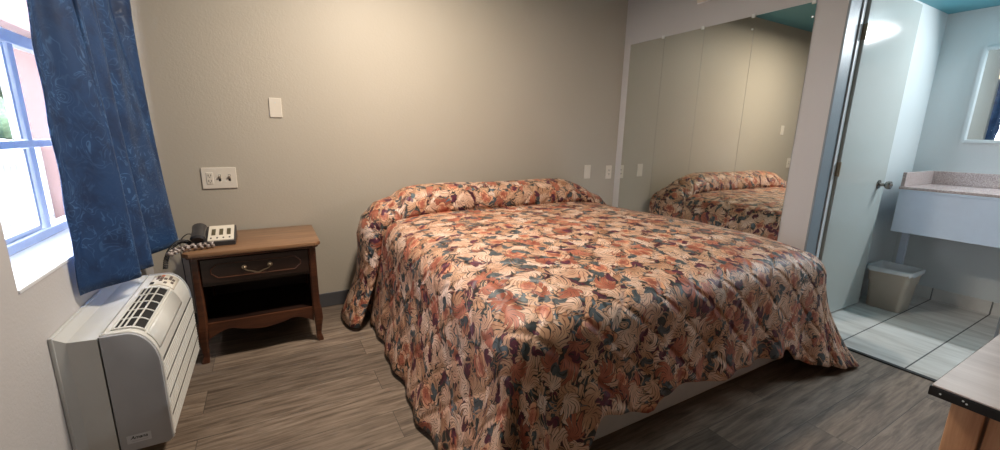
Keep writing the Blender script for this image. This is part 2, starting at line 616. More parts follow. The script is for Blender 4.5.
struct('floor', MB().box(XL - 0.02, 3.03, YF - 0.3, YB + 0.1, -0.08, 0), M['floor'])
struct('floor_bathroom', MB().box(3.055, XV + 0.1, -0.9, YV + 0.02, -0.08, 0.001), M['tile'])
struct('trim_1', MB().box(3.03, 3.055, YD0, YD1 + .02, -0.05, 0.008, 0.003), M['blackstrip'])
struct('wall_back', MB().box(XL - 0.2, XJ, YB, YB + 0.12, 0, ZC + 0.1), M['wall'])
struct('ceiling', MB().box(XL - 0.2, XJ, YF - 0.12, YB + 0.1, ZC, ZC + 0.1), M['ceiling'])
struct('ceiling_bathroom', MB().box(XJ, XV + 0.12, -0.9, YV + 0.1, ZB, ZB + 0.1), M['ceiling'])
# left wall with the window hole
WY0, WY1, WZ0, WZ1, WX = 1.64, 2.96, 0.79, 2.08, -0.87
wl = MB()
wl.box(XL - 0.24, XL, YF - 0.12, WY0, 0, ZC)
wl.box(XL - 0.24, XL, WY1, YB + 0.05, 0, ZC)
wl.box(XL - 0.24, XL, WY0, WY1, 0, WZ0 - 0.012)
wl.box(XL - 0.24, XL, WY0, WY1, WZ1, ZC)
struct('wall_left', wl, M['wall_side'])
# right wall: mirror stretch, header over the doorway, near stretch
wr = MB()
wr.box(XR, XJ, YD1, YB + 0.05, 0, ZC)
wr.box(XR, XJ, YD0, YD1, ZD, ZC)
wr.box(XR, XJ, YF - 0.12, YD0, 0, ZC)
struct('wall_right', wr, M['wall_side'])
# front wall behind the photographer
struct('wall_front', MB().box(XL - 0.2, XJ, YF - 0.12, YF, 0, ZC), M['wall'])
struct('wall_bathroom_back', MB().box(XJ, XV + 0.1, YV, YV + 0.1, 0, ZB), M['bath_wall'])
struct('wall_bathroom_far', MB().box(XV, XV + 0.1, -0.9, YV, 0, ZB), M['bath_wall'])
struct('wall_bathroom_front', MB().box(XJ, XV + 0.1, -1.0, -0.9, 0, ZB), M['bath_wall'])
struct('baseboard_back', MB().box(XL, XR, YB - 0.011, YB, 0, 0.105, 0.004), M['base_grey'])
bb = MB()
for y0 in (0.708, 1.034, 0.382, 0.056):
    bb.box(XV - 0.009, XV, y0 + 0.0015, min(y0 + 0.3245, YV), 0, 0.10, 0.002)
struct('baseboard_bathroom', bb, M['tile'])
# painted reveal of the doorway
jb = MB()
jb.box(XR - 0.001, XJ - 0.002, YD1 - 0.012, YD1 + 0.001, 0, ZD, 0.003)
jb.box(XR - 0.001, XJ - 0.002, YD0 - 0.001, YD0 + 0.012, 0, ZD, 0.003)
jb.box(XR - 0.001, XJ - 0.002, YD0, YD1, ZD - 0.012, ZD + 0.001, 0.003)
struct('trim_2', jb, M['jamb'])

struct('trim_4', MB().box(3.208, 3.2485, YD1 - 0.021, YD1 - 0.0125, 0.002, ZD - 0.012, 0.003), M['white'])

# bathroom door, standing open at right angles
dr = struct('door_1', MB().box(3.255, 4.01, 1.272, 1.308, 0.012, 2.185, 0.003), M['door'])
hw = MB()
for s, y in ((-1, 1.272), (1, 1.308)):
    prof = [(0.033, 0), (0.032, 0.007), (0.012, 0.014), (0.012, 0.036), (0.024, 0.044), (0.031, 0.058), (0.028, 0.072), (0.010, 0.079)]
    if s < 0:
        hw.lathe([(r, -h) for r, h in prof], (3.905, y, 0.957), 'y', 18)
build('door_knob', hw, M['nickel'], dr, 40)
for z in (0.28, 1.08, 1.915):
    h = MB().box(3.2495, 3.2555, 1.274, 1.306, z - 0.045, z + 0.045)
    h.tube([(3.25, 1.270, z - 0.047), (3.25, 1.270, z + 0.047)], 0.006)
    build('hinge', h, M['brass'], dr)

# window: vinyl frame, rails, panes, sill
wn = MB()
fx0, fx1 = WX - 0.03, WX + 0.03
wn.box(fx0, fx1, WY0, WY0 + 0.045, WZ0, WZ1, 0.004)
wn.box(fx0, fx1, WY1 - 0.045, WY1, WZ0, WZ1, 0.004)
wn.box(fx0, fx1, WY0, WY1, WZ0, WZ0 + 0.035, 0.004)
wn.box(fx0, fx1, WY0, WY1, WZ1 - 0.045, WZ1, 0.004)
window = struct('window_1', wn, M['vinyl'])
ra = MB()
ra.box(WX - 0.02, WX + 0.022, WY0 + 0.04, WY1 - 0.04, 1.165, 1.195, 0.004)
ra.box(WX - 0.022, WX + 0.026, WY0 + 0.04, WY1 - 0.04, 1.572, 1.622, 0.004)
build('rail', ra, M['vinyl'], window)
mu = MB()
mu.box(WX - 0.018, WX + 0.02, 2.455, 2.500, WZ0 + 0.03, 1.575, 0.004)
build('mullion', mu, M['vinyl'], window)
sa = MB()
sa.box(WX - 0.012, WX + 0.012, 2.425, 2.447, WZ0 + 0.05, 1.16, 0.003)
sa.box(WX - 0.012, WX + 0.012, WY0 + 0.045, 2.44, WZ0 + 0.036, WZ0 + 0.055, 0.003)
sa.box(WX - 0.012, WX + 0.012, 2.425, 2.447, 1.2, 1.57, 0.003)
build('sash', sa, M['sill'], window)
build('pane', MB().box(WX - 0.003, WX + 0.003, WY0 + 0.02, WY1 - 0.02, WZ0 + 0.02, WZ1 - 0.02), M['glass'], window)
struct('trim_3', MB().box(WX + 0.031, XL + 0.004, WY0 + .001, WY1 - .001, WZ0 - 0.0115, WZ0, 0.002), M['sill'])

# ---------------------------------------------------------------- outside the window
struct('ground_outside', MB().box(-14, XL - 0.26, -2, 30, -0.1, -0.02), M['ground'])
tag(build('porch_pillar', MB().box(-2.70, -1.85, 7.75, 8.20, -0.02, 2.34, 0.01), M['stucco']),
    'pink stucco porch pillar outside behind the right window panes', 'pillar')
tag(build('porch_beam', MB().box(-2.70, -2.30, 1.0, 9.0, 2.342, 3.70, 0.01), M['stucco']),
    'pink stucco porch beam above the railing outside the window', 'beam')
tag(build('beam_shade_eave', MB().box(-2.295, -1.45, 1.0, 9.0, 2.86, 2.96, 0.01), M['stucco']),  # slab added only to shade the overbright face of the beam
    'pink stucco eave added to shade the porch beam outside the window', 'eave')
rl = thing('porch_railing', 'white metal railing of thin upright pickets outside the window', 'railing', (-2.6, 4.5, 0))
rr = MB()
rr.box(-2.62, -2.58, 2.0, 7.74, 0.95, 0.99, 0.005)
rr.box(-2.62, -2.58, 2.0, 7.74, 0.06, 0.10, 0.005)
rr.box(-2.62, -2.58, 2.0, 2.04, -0.02, 0.95)
rr.box(-2.62, -2.58, 7.70, 7.74, -0.02, 0.95)
build('rail', rr, M['rail'], rl)
y = 2.15
while y < 7.65:
    build('picket', MB().box(-2.61, -2.59, y, y + 0.022, 0.08, 0.97), M['rail'], rl)
    y += 0.135
tr = thing('tree', 'pale green leafy tree beyond the porch railing outside', 'tree', (-7.0, 20.5, 0))
cr = MB()
for k in range(26):
    c = Vector((-7.0 + random.uniform(-1.8, 1.8), 20.5 + random.uniform(-3.4, 3.4), 2.9 + random.uniform(-1.6, 1.6)))
    rad = random.uniform(0.5, 0.9)
    g = bmesh.ops.create_icosphere(cr.bm, subdivisions=3, radius=rad)
    for v in g['verts']:
        v.co += v.co.normalized() * mnoise.noise(v.co * 4 + c) * 0.3
        v.co += c
build('crown', cr, M['leaves'], tr, True)
build('trunk', MB().tube([(-7.0, 20.5, -0.02), (-6.95, 20.5, 1.2), (-7.0, 20.5, 2.4)], [0.2, 0.15, 0.1], 10), M['bark'], tr, True)

# ---------------------------------------------------------------- lamps of the place (out of the frame)
cl = thing('ceiling_light', 'round flush ceiling light above the bed', 'light', (0.75, 1.95, ZC))
build('canopy', MB().lathe([(0.17, 0), (0.17, -0.02), (0.15, -0.03)], (0.75, 1.95, ZC), 'z', 32), M['chrome'], cl, 40)
build('diffuser', MB().lathe([(0.145, -0.03), (0.14, -0.06), (0.11, -0.085), (0.05, -0.098), (0.01, -0.1)], (0.75, 1.95, ZC), 'z', 32), M['lamp_warm'], cl, True)
vl = thing('vanity_light', 'long fluorescent light on the bathroom wall above the mirror', 'light', (XV, 0.35, 2.13))
build('housing', MB().box(XV - 0.06, XV, -0.25, 0.85, 2.12, 2.21, 0.006), M['white'], vl)
build('diffuser', MB().box(XV - 0.115, XV - 0.06, -0.23, 0.83, 2.125, 2.205, 0.02, 3), M['lamp_cool'], vl, 40)


def lamp_in(name, loc, target, sx, sy, power, col, spread=180):
    return area(name, loc, target, sx, sy, power, col, spread)


def point(name, loc, radius, power, col):
    l = bpy.data.lights.new(name, 'POINT')
    l.energy = power
    l.color = col
    l.shadow_soft_size = radius
    o = bpy.data.objects.new(name, l)
    C.objects.link(o)
    o.location = loc
    return o


lb = area('ceiling_light_panel', (0.75, 1.95, ZC - 0.108), (0.75, 1.95, 0), 0.26, 0.26, 54, (1.0, 0.88, 0.74))
lb.data.shape = 'DISK'
area('vanity_light_tube', (XV - 0.125, 0.3, 2.165), (XV - 1.1, 0.3, 1.55), 1.05, 0.045, 36, (0.90, 0.96, 1.0))

# ---------------------------------------------------------------- bed
BX0, BX1, BY0, BY1 = 0.74, 2.58, 1.12, 3.055      # flat of the bed top


def right_edge(y):
    return BX1 - 0.16 * max(0, min(1, (y - BY0) / 1.4))


bed = thing('bed', 'king bed base under the floral spread, its pale grey box spring showing at the foot', 'bed', (1.7, 2.05, 0))
build('box_spring', MB().box(0.68, 2.52, 1.085, 3.05, 0.012, 0.34, 0.02, 3), M['ticking'], bed, 40)
build('mattress', MB().box(0.68, 2.52, 1.10, 3.05, 0.342, 0.59, 0.05, 4), M['mattress'], bed, 40)


def lerp_tab(tab, x):
    if x <= tab[0][0]: return tab[0][1:]
    for a, b in zip(tab, tab[1:]):
        if x <= b[0]:
            f = (x - a[0]) / (b[0] - a[0])
            f = f * f * (3 - 2 * f)
            return tuple(a[i] + (b[i] - a[i]) * f for i in range(1, len(a)))
    return tab[-1][1:]


def top_z(x, y):
    z = 0.70 + 0.035 * max(0, min(1, (y - 1.05) / 0.7)) ** 0.8
    ex = max(0, 1 - min(x - BX0, right_edge(y) - x) / 0.30)
    ey = max(0, 1 - (y - BY0) / 0.30)
    z -= 0.030 * ex * ex + 0.022 * ey * ey
    z += 0.006 * mnoise.noise(Vector((x * 3.2, y * 3.2, 4)))
    return z


# perimeter walk: left head -> foot left corner -> foot -> foot right corner -> right head
per = []
NL, NC, NF = 54, 30, 74
for i in range(NL):
    y = 2.98 + (BY0 - 2.98) * i / NL
    per.append(('L', (BX0, y), (-1, 0), y))
for i in range(NC):
    a = PI + (PI / 2) * i / NC
    per.append(('CL', (BX0, BY0), (math.cos(a), math.sin(a)), i / NC))
for i in range(NF):
    x = BX0 + (BX1 - BX0) * i / NF
    per.append(('F', (x, BY0), (0, -1), x))
for i in range(NC):
    a = 1.5 * PI + (PI / 2) * i / NC
    per.append(('CR', (BX1, BY0), (math.cos(a), math.sin(a)), i / NC))
for i in range(NL + 1):
    y = BY0 + (3.03 - BY0) * i / NL
    per.append(('R', (right_edge(y), y), (1, 0), y))

FOOT = [  # x, hem z, flare
    (0.74, 0.03, 0.12), (0.80, 0.10, 0.10), (0.85, 0.20, 0.07), (0.945, 0.30, 0.06), (1.06, 0.27, 0.06), (1.195, 0.225, 0.07), (1.26, 0.275, 0.05),
    (1.38, 0.29, 0.05), (1.63, 0.23, 0.06), (1.745, 0.245, 0.05), (1.95, 0.23, 0.05), (2.12, 0.215, 0.055), (2.20, 0.23, 0.04),
    (2.30, 0.15, 0.06), (2.45, 0.09, 0.08), (2.58, 0.06, 0.10)]
CORL = [(0.0, 0.022, 0.12), (0.25, 0.02, 0.20), (0.44, 0.02, 0.32), (0.62, 0.02, 0.05), (0.84, 0.025, 0.22), (1.0, 0.03, 0.12)]
CORR = [(0.0, 0.06, 0.10), (0.25, 0.035, 0.16), (0.5, 0.015, 0.25), (0.7, 0.015, 0.24), (0.85, 0.015, 0.16), (1.0, 0.02, 0.13)]
RAD = 0.14
rows, uvs = [], []
NT_ = 26
dist = 0
for k, (seg, base, dv, par) in enumerate(per):
    if seg == 'L':
        hz, fl = lerp_tab([(1.10, 0.022, 0.12), (1.5, 0.025, 0.115), (2.2, 0.03, 0.10), (2.7, 0.03, 0.08), (3.0, 0.03, 0.06)], par)
        wv = 0.012 * math.sin(par * 13.0) + 0.008 * math.sin(par * 29 + 1)
    elif seg == 'CL':
        hz, fl = lerp_tab(CORL, par); wv = 0
    elif seg == 'F':
        hz, fl = lerp_tab(FOOT, par)
        wv = 0.012 * math.sin(par * 15.0 + 0.5) + 0.008 * math.sin(par * 31)
    elif seg == 'CR':
        hz, fl = lerp_tab(CORR, par); wv = 0
    else:
        hz, fl = lerp_tab([(1.10, 0.02, 0.13), (1.6, 0.03, 0.09), (3.0, 0.03, 0.08)], par)
        wv = 0.014 * math.sin(par * 12.0)
    bx, by = base
    dx, dy = dv
    z0 = top_z(bx, by)
    row, ur = [], []
    arc = RAD * PI / 2
    zt = z0 - RAD
    L = math.hypot(zt - hz, fl)
    for j in range(NT_ + 1):
        t = j / NT_
        s = t * (arc + L)
        if s < arc:
            a = s / RAD
            o = RAD * math.sin(a); z = z0 - RAD * (1 - math.cos(a))
        else:
            q = (s - arc) / L
            flq = fl * (0.55 * q + 0.45 * q * q) if seg not in ('CL', 'CR') else fl * (0.3 * q + 0.7 * q * q)
            o = RAD + flq + wv * q
            z = zt + (hz - zt) * q
            o += 0.006 * mnoise.noise(Vector((bx * 5 + dx * 2, by * 5 + dy * 2, z * 6))) * min(1, q * 4)
        row.append(Vector((bx + dx * o, by + dy * o, z)))
        ur.append((bx + dx * s, by + dy * s))
    rows.append(row); uvs.append(ur)
sp = MB()
sp.grid(rows, uvs)
# top: grid over the flat, its rim welded to the skirt
NX, NY = NF, NL
tp, tu = [], []
for i in range(NX + 1):
    x = BX0 + (BX1 - BX0) * i / NX
    col, cu = [], []
    for j in range(NY + 1):
        y = BY0 + (3.03 - BY0) * j / NY
        x = BX0 + (right_edge(y) - BX0) * i / NX
        col.append(Vector((x, y, top_z(x, y)))); cu.append((x, y))
    tp.append(col); tu.append(cu)
sp.grid(tp, tu)
bmesh.ops.remove_doubles(sp.bm, verts=sp.bm.verts[:], dist=0.0005)
bmesh.ops.recalc_face_normals(sp.bm, faces=sp.bm.faces[:])
spread = build('bedspread', sp, [M['floral'], M['lining']], None, True, mods=1)
md = spread.modifiers.new('thickness', 'SOLIDIFY')
md.thickness = 0.010
md.offset = -1
md.material_offset = 1
md.material_offset_rim = 0
tag(spread, 'quilted bedspread of peach, rust and slate floral scrolls draped over the bed', 'bedspread')

# rolled-over pillow end of the spread: section in (y, z) swept along x, then down over both sides
sec_n = 22
pts, pu = [], []


def roll_section(f):
    """closed hump outline, f 0..1 -> (dy from back, dz above the bed)"""
    a = PI * f
    return (math.cos(a), math.sin(a))


path = []
# left flap from the floor up, across, and down on the right
for k in range(16):
    q = k / 15
    path.append(('L', q))
for k in range(1, 60):
    path.append(('T', k / 60))
for k in range(16):
    path.append(('R', k / 15))
sdist = 0
prev = None
for kind, q in path:
    ring, ru = [], []
    for j in range(sec_n + 1):
        f = j / sec_n
        cy, cz = roll_section(f)
        if kind == 'T':
            x = BX0 + (right_edge(2.8) - BX0) * q
            yf = 2.60 + 0.03 * q                         # front foot of the roll
            yc = (yf + 2.97) / 2; hw_ = (2.97 - yf) / 2
            end = min(q / 0.05, (1 - q) / 0.16)
            lo = 0.80 if q < 0.5 else 0.55
            hh = 0.185 * (lo + (1 - lo) * min(1, end) ** 0.6) + 0.003 * math.sin(x * 7) * min(1, end)
            p = Vector((x, yc + hw_ * cy * (1 + 0.06 * cz), top_z(x, yc) - 0.012 + hh * cz ** 0.75))
        else:
            side = -1 if kind == 'L' else 1
            d = (1 - q) if kind == 'L' else q            # 0 at the top edge, 1 at the hem
            yf = (2.60 if kind == 'L' else 2.63) - 0.04 * d
            yc = (yf + 2.97) / 2; hw_ = (2.97 - yf) / 2
            xb = BX0 if kind == 'L' else right_edge(2.8)
            thick = (0.148 - 0.10 * min(1, d / 0.6) + 0.03 * d) if kind == 'L' else 0.100 * (1 - 0.35 * d)
            # path round the shoulder of the bed
            if d < 0.22:
                a = d / 0.22 * PI / 2
                o = RAD * math.sin(a); z = top_z(xb, yc) - 0.012 - RAD * (1 - math.cos(a))
                nx, nz = math.sin(a), math.cos(a)
            else:
                e = (d - 0.22) / 0.78
                o = RAD + (0.17 * e ** 1.3 if kind == 'L' else 0.07 * e)
                z0 = top_z(xb, yc) - 0.012 - RAD
                z = z0 + (0.028 - z0) * e
                nx, nz = 1, 0.0
            w_ = thick * cz ** 0.8
            p = Vector((xb + side * (o + nx * w_), yc + hw_ * cy, z + nz * w_))
        ring.append(p)
    mid = ring[sec_n // 2]
    if prev is not None: sdist += (mid - prev).length
    prev = mid
    acc = 0
    for j, p in enumerate(ring):
        if j: acc += (p - ring[j - 1]).length
        ru.append((sdist + 5.3, acc + 2.2))
    pts.append(ring); pu.append(ru)
pf = MB().grid(pts, pu)
bmesh.ops.reverse_faces(pf.bm, faces=pf.bm.faces[:])
pf = build('pillow_fold', pf, [M['floral'], M['lining']], spread, True, mods=1)
md = pf.modifiers.new('thickness', 'SOLIDIFY')
md.thickness = 0.008
md.offset = -1
md.material_offset = 1
md.material_offset_rim = 0

# ---------------------------------------------------------------- mirrors on the right wall
edges = [3.0, 2.614, 2.239, 1.849, 1.476]
labs = ['tall mirror panel nearest the back corner, reflecting the wall plates',
        'tall mirror panel second from the back corner, where the reflected bedspread starts',
        'tall mirror panel third from the back corner, over the middle of the bed',
        'tall mirror panel nearest the bathroom doorway, with the dark ceiling reflected at its top']
for i in range(4):
    a, b = edges[i + 1], edges[i]
    mt = thing('mirror_panel', labs[i], 'mirror', (XR, (a + b) / 2, 0.2), 'mirror panels on the right wall')
    build('glass', MB().box(XR - 0.007, XR - 0.001, a + 0.001, b - 0.001, 0.2, 2.105), M['mirror'], mt)
    for (yy, zz) in (((a + 0.016), 2.105),):
        build('clip', MB().box(XR - 0.013, XR - 0.0005, yy - 0.012, yy + 0.012, zz - 0.012, zz + 0.014, 0.003), M['clip'], mt)
    if i >= 2:
        build('screw', MB().lathe([(0.007, 0), (0.007, -0.004), (0.004, -0.006)], (XR - 0.007, a + 0.012, 2.018), 'x', 12), M['clip'], mt, 40)

# ---------------------------------------------------------------- wall plates
yb = YB - 0.0005


def plate(x0, x1, z0, z1, root, m='plate'):
    return build('cover', MB().box(x0, x1, yb - 0.007, yb, z0, z1, 0.003, 2), M[m], root)


def receptacle(x, z0, z1, root):
    g = build('outlet_insert', MB().box(x - 0.018, x + 0.018, yb - 0.010, yb - 0.004, z0, z1, 0.003), M['plate'], root)
    s = MB()
    for zc in (z0 + (z1 - z0) * 0.28, z0 + (z1 - z0) * 0.75):
        s.box(x - 0.008, x - 0.005, yb - 0.0108, yb - 0.0098, zc - 0.006, zc + 0.006)
        s.box(x + 0.005, x + 0.008, yb - 0.0108, yb - 0.0098, zc - 0.005, zc + 0.005)
        s.box(x - 0.0025, x + 0.0025, yb - 0.0108, yb - 0.0098, zc - 0.013, zc - 0.009)
    build('slots', s, M['slot'], g)


sw = thing('switch_plate', 'wide ivory wall plate with an outlet and two toggle switches above the nightstand', 'switch', (-0.265, YB, 0.96))
plate(-0.357, -0.175, 0.896, 1.026, sw)
receptacle(-0.315, 0.925, 0.997, sw)
for x, tip in ((-0.264, 0.02), (-0.213, 0.018)):
    build('slot', MB().box(x - 0.006, x + 0.006, yb - 0.0078, yb - 0.006, 0.942, 0.982), M['slot'], sw)
    tg = MB().prism([(yb - 0.006, 0.955), (yb - 0.006, 0.972), (yb - 0.024, 0.982), (yb - 0.024, 0.973)], 'x', x - 0.004, x + 0.004, 0.001)
    build('toggle', tg, M['plate'], sw)
bp = thing('blank_plate', 'blank white wall plate high on the back wall above the nightstand', 'wall plate', (0.079, YB, 1.40))
plate(0.042, 0.113, 1.338, 1.458, bp)
build('screw', MB().lathe([(0.004, 0), (0.004, -0.001)], (0.078, yb - 0.007, 1.43), 'y', 10), M['clip'], bp)
b2 = thing('blank_plate', 'blank white wall plate just right of the pillow end of the bed', 'wall plate', (2.70, YB, 0.92))
plate(2.665, 2.74, 0.862, 0.992, b2)
build('screw', MB().lathe([(0.004, 0), (0.004, -0.001)], (2.70, yb - 0.007, 0.966), 'y', 10), M['clip'], b2)
ot = thing('outlet_plate', 'ivory outlet plate on the back wall in the corner beside the mirrors', 'outlet', (2.98, YB, 0.91))
plate(2.940, 3.016, 0.852, 0.984, ot)
receptacle(2.978, 0.878, 0.958, ot)
sd = thing('wall_sensor', 'small white box high on the wall above the mirrors', 'sensor', (XR, 2.27, 2.34))
build('body', MB().box(XR - 0.028, XR - 0.0005, 2.225, 2.325, 2.298, 2.40, 0.006, 2), M['plate'], sd)
build('base', MB().box(XR - 0.010, XR - 0.0003, 2.218, 2.332, 2.292, 2.406, 0.003, 2), M['white'], sd)

# ---------------------------------------------------------------- nightstand
NX0, NX1, NY0, NY1, NZ = -0.425, 0.232, 2.535, 3.06, 0.627
ns = thing('nightstand', 'cherry wood nightstand with one drawer and an open shelf beside the bed', 'nightstand', ((NX0 + NX1) / 2, 2.8, 0))
ch = 0.03
top_out = [(NX0 + ch, NY0), (NX1 - ch, NY0), (NX1, NY0 + ch), (NX1, NY1), (NX0, NY1), (NX0, NY0 + ch)]
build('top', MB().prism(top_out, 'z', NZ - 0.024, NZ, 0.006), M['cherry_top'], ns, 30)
tm = [(x * 1.0 + (0.012 if x < -0.1 else -0.012), y + (0.012 if y < 2.7 else 0)) for x, y in top_out]
build('top_molding', MB().prism(tm, 'z', NZ - 0.038, NZ - 0.024, 0.004), M['cherry'], ns, 30)
bx0, bx1, by0, by1 = NX0 + 0.035, NX1 - 0.035, NY0 + 0.03, NY1 - 0.005
cs = MB()
cs.box(bx0, bx0 + 0.02, by0 + 0.02, by1, 0.17, NZ - 0.038)
cs.box(bx1 - 0.02, bx1, by0 + 0.02, by1, 0.17, NZ - 0.038)
cs.box(bx0, bx1, by1 - 0.012, by1, 0.17, NZ - 0.038)
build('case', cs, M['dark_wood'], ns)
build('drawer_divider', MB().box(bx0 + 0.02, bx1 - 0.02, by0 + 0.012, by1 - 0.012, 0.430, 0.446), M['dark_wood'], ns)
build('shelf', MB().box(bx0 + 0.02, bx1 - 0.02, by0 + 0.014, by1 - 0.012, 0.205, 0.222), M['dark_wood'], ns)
# scalloped bottom rail
ap = [(bx0 + 0.03, 0.222)]
N = 40
for i in range(N + 1):
    f = i / N
    x = bx0 + 0.03 + (bx1 - bx0 - 0.06) * f
    u = abs(f - 0.5) * 2
    z = 0.165 - 0.02 * math.exp(-((u) / 0.35) ** 2) - 0.035 * max(0, (u - 0.72) / 0.28) ** 1.5 + 0.012 * math.exp(-((u - 0.6) / 0.14) ** 2)
    ap.append((x, z))
ap.append((bx1 - 0.03, 0.222))
build('bottom_rail', MB().prism(ap[::-1], 'y', by0 + 0.002, by0 + 0.02, 0.002), M['cherry'], ns)
# corner posts that run into curved feet
for sx, x in ((-1, bx0 + 0.012), (1, bx1 - 0.012)):
    for yy, fr in ((by0 + 0.016, 1), (by1 - 0.022, 0)):
        lg = MB()
        prof = [(NZ - 0.038, 0.020, 0), (0.42, 0.020, 0), (0.24, 0.021, 0), (0.20, 0.025, 0.004), (0.15, 0.024, 0.008), (0.09, 0.018, 0.006), (0.04, 0.014, 0.003), (0.015, 0.018, 0.008), (0.0, 0.018, 0.010)]
        rings = []
        for z, hw2, off in prof:
            cx, cy2 = x + sx * off, yy - (off if fr else -off * 0.3)
            q = hw2 * 0.35
            out = [(-hw2, -hw2 + q), (-hw2 + q, -hw2), (hw2 - q, -hw2), (hw2, -hw2 + q), (hw2, hw2 - q), (hw2 - q, hw2), (-hw2 + q, hw2), (-hw2, hw2 - q)]
            rings.append([Vector((cx + a, cy2 + b, z)) for a, b in out])
        lg.grid(rings, close=True)
        lg.bm.faces.new([v for v in lg.bm.verts[:8]])
        lg.bm.faces.new([v for v in lg.bm.verts[-8:]])
        build('leg', lg, M['cherry'], ns, 40)
# drawer
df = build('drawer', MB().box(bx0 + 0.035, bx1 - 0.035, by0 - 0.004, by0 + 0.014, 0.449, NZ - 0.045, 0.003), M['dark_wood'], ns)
mo = MB()
cx_, cz_ = (bx0 + bx1) / 2, 0.514
w2, h2, nt = 0.215, 0.038, 0.03
loop = [(-w2, -h2 * 0.3), (-w2 + nt, -h2), (w2 - nt, -h2), (w2, -h2 * 0.3), (w2, h2 * 0.3), (w2 - nt, h2), (-w2 + nt, h2), (-w2, h2 * 0.3)]
for a, b in zip(loop, loop[1:] + loop[:1]):
    mo.tube([(cx_ + a[0], by0 - 0.005, cz_ + a[1]), (cx_ + b[0], by0 - 0.005, cz_ + b[1])], 0.0035, 6)
build('molding', mo, M['cherry'], df)
hd = MB()
for s in (-1, 1):
    hd.lathe([(0.013, 0), (0.013, -0.003), (0.006, -0.006), (0.006, -0.014), (0.003, -0.017)], (cx_ + s * 0.062, by0 - 0.004, cz_ + 0.006), 'y', 14)
path = []
for i in range(21):
    u = -1 + 2 * i / 20
    path.append((cx_ + 0.062 * u, by0 - 0.018 - 0.006 * (1 - u * u), cz_ + 0.004 - 0.026 * (1 - abs(u) ** 3) - 0.004 * math.cos(u * PI * 2)))
hd.tube(path, [0.003 + 0.0022 * (1 - abs(-1 + 2 * i / 20)) for i in range(21)], 8)
build('handle', hd, M['brass'], df, 40)

# ---------------------------------------------------------------- telephone
TZ = NZ + 0.0005
ph = thing('telephone', 'charcoal desk telephone with a white face and handset at its left, on the nightstand', 'telephone', (-0.28, 2.76, TZ))
TX0, TX1, TY0, TY1 = -0.405, -0.192, 2.665, 2.850
# wedge base: low at the front, high at the back
build('base', MB().prism([(TY0, TZ), (TY1, TZ), (TY1, TZ + 0.074), (TY1 - 0.02, TZ + 0.079), (TY0, TZ + 0.022)], 'x', TX0 + 0.01, TX1, 0.004), M['phone'], ph, 30)
sl = (0.079 - 0.022) / (TY1 - 0.02 - TY0)


def on_face(y): return TZ + 0.022 + (y - TY0) * sl


def slab(x0, x1, y0, y1, lift, th):
    return MB().prism([(y0, on_face(y0) + lift), (y1, on_face(y1) + lift), (y1, on_face(y1) + lift + th), (y0, on_face(y0) + lift + th)], 'x', x0, x1, 0.0012)


build('face', slab(TX0 + 0.083, TX1 - 0.008, TY0 + 0.012, TY1 - 0.024, 0.0, 0.005), M['phone_face'], ph)
for k in range(3):
    x = TX0 + 0.108 + k * 0.036
    kp = MB()
    for r_ in range(4):
        kp.bm = kp.bm
        y0 = TY0 + 0.062 + r_ * 0.015
        s_ = [(y0, on_face(y0) + 0.004), (y0 + 0.012, on_face(y0 + 0.012) + 0.004), (y0 + 0.012, on_face(y0 + 0.012) + 0.009), (y0, on_face(y0) + 0.009)]
        kp.prism(s_, 'x', x - 0.009, x + 0.009)
    build('key_column', kp, M['phone_key'], ph)
for k in range(4):
    x = TX0 + 0.098 + k * 0.029
    y0 = TY0 + 0.028
    build('key', slab(x - 0.004, x + 0.004, y0, y0 + 0.008, 0.004, 0.004), M['phone'], ph)
# handset in its cradle
hs = MB()
path, rad = [], []
for i in range(15):
    f = i / 14
    y = TY0 + 0.002 + (TY1 - TY0 - 0.05) * f
    e = abs(f - 0.5) * 2
    path.append((TX0 + 0.042, y, on_face(y) + 0.024 - 0.006 * e ** 3))
    rad.append(0.0235 + 0.004 * e ** 2 - (0.009 if i in (0, 14) else 0))
hs.tube(path, rad, 14)
for v in hs.bm.verts: v.co.x = TX0 + 0.042 + (v.co.x - TX0 - 0.042) * 1.35
build('handset', hs, M['phone'], ph, 40)
# coiled handset cord that loops off the left edge of the nightstand
co = MB()
ctrl = [Vector(p) for p in ((-0.39, 2.675, TZ + 0.012), (-0.42, 2.72, TZ + 0.028), (-0.455, 2.70, TZ + 0.03), (-0.475, 2.62, TZ + 0.015), (-0.487, 2.56, TZ - 0.02), (-0.49, 2.53, TZ - 0.06))]


def spline(ctrl, n):
    out = []
    m_ = len(ctrl)
    for i in range(n + 1):
        t = i / n * (m_ - 1)
        k = min(int(t), m_ - 2)
        f = t - k
        p0, p1, p2, p3 = ctrl[max(k - 1, 0)], ctrl[k], ctrl[k + 1], ctrl[min(k + 2, m_ - 1)]
        out.append(0.5 * ((2 * p1) + (p2 - p0) * f + (2 * p0 - 5 * p1 + 4 * p2 - p3) * f * f + (3 * p1 - p0 - 3 * p2 + p3) * f ** 3))
    return out


def coil(mb, pts, R, r, turns):
    out = []
    n = len(pts)
    for i, p in enumerate(pts):
        t = (pts[min(i + 1, n - 1)] - pts[max(i - 1, 0)]).normalized()
        a = t.cross(Vector((0, 0, 1))).normalized()
        b = t.cross(a)
        an = 2 * PI * turns * i / (n - 1)
        out.append(p + (a * math.cos(an) + b * math.sin(an)) * R)
    mb.tube(out, r, 5)


coil(co, spline(ctrl, 260), 0.009, 0.0028, 30)
build('handset_cord', co, M['phone'], ph, True)
lc = spline([Vector(p) for p in ((-0.40, 2.86, TZ + 0.03), (-0.45, 2.95, TZ + 0.02), (-0.50, 3.03, TZ - 0.05), (-0.505, 3.06, 0.42), (-0.50, 3.065, 0.2), (-0.5, 3.06, 0.01))], 40)
build('line_cord', MB().tube(lc, 0.003, 6), M['phone'], ph, True)
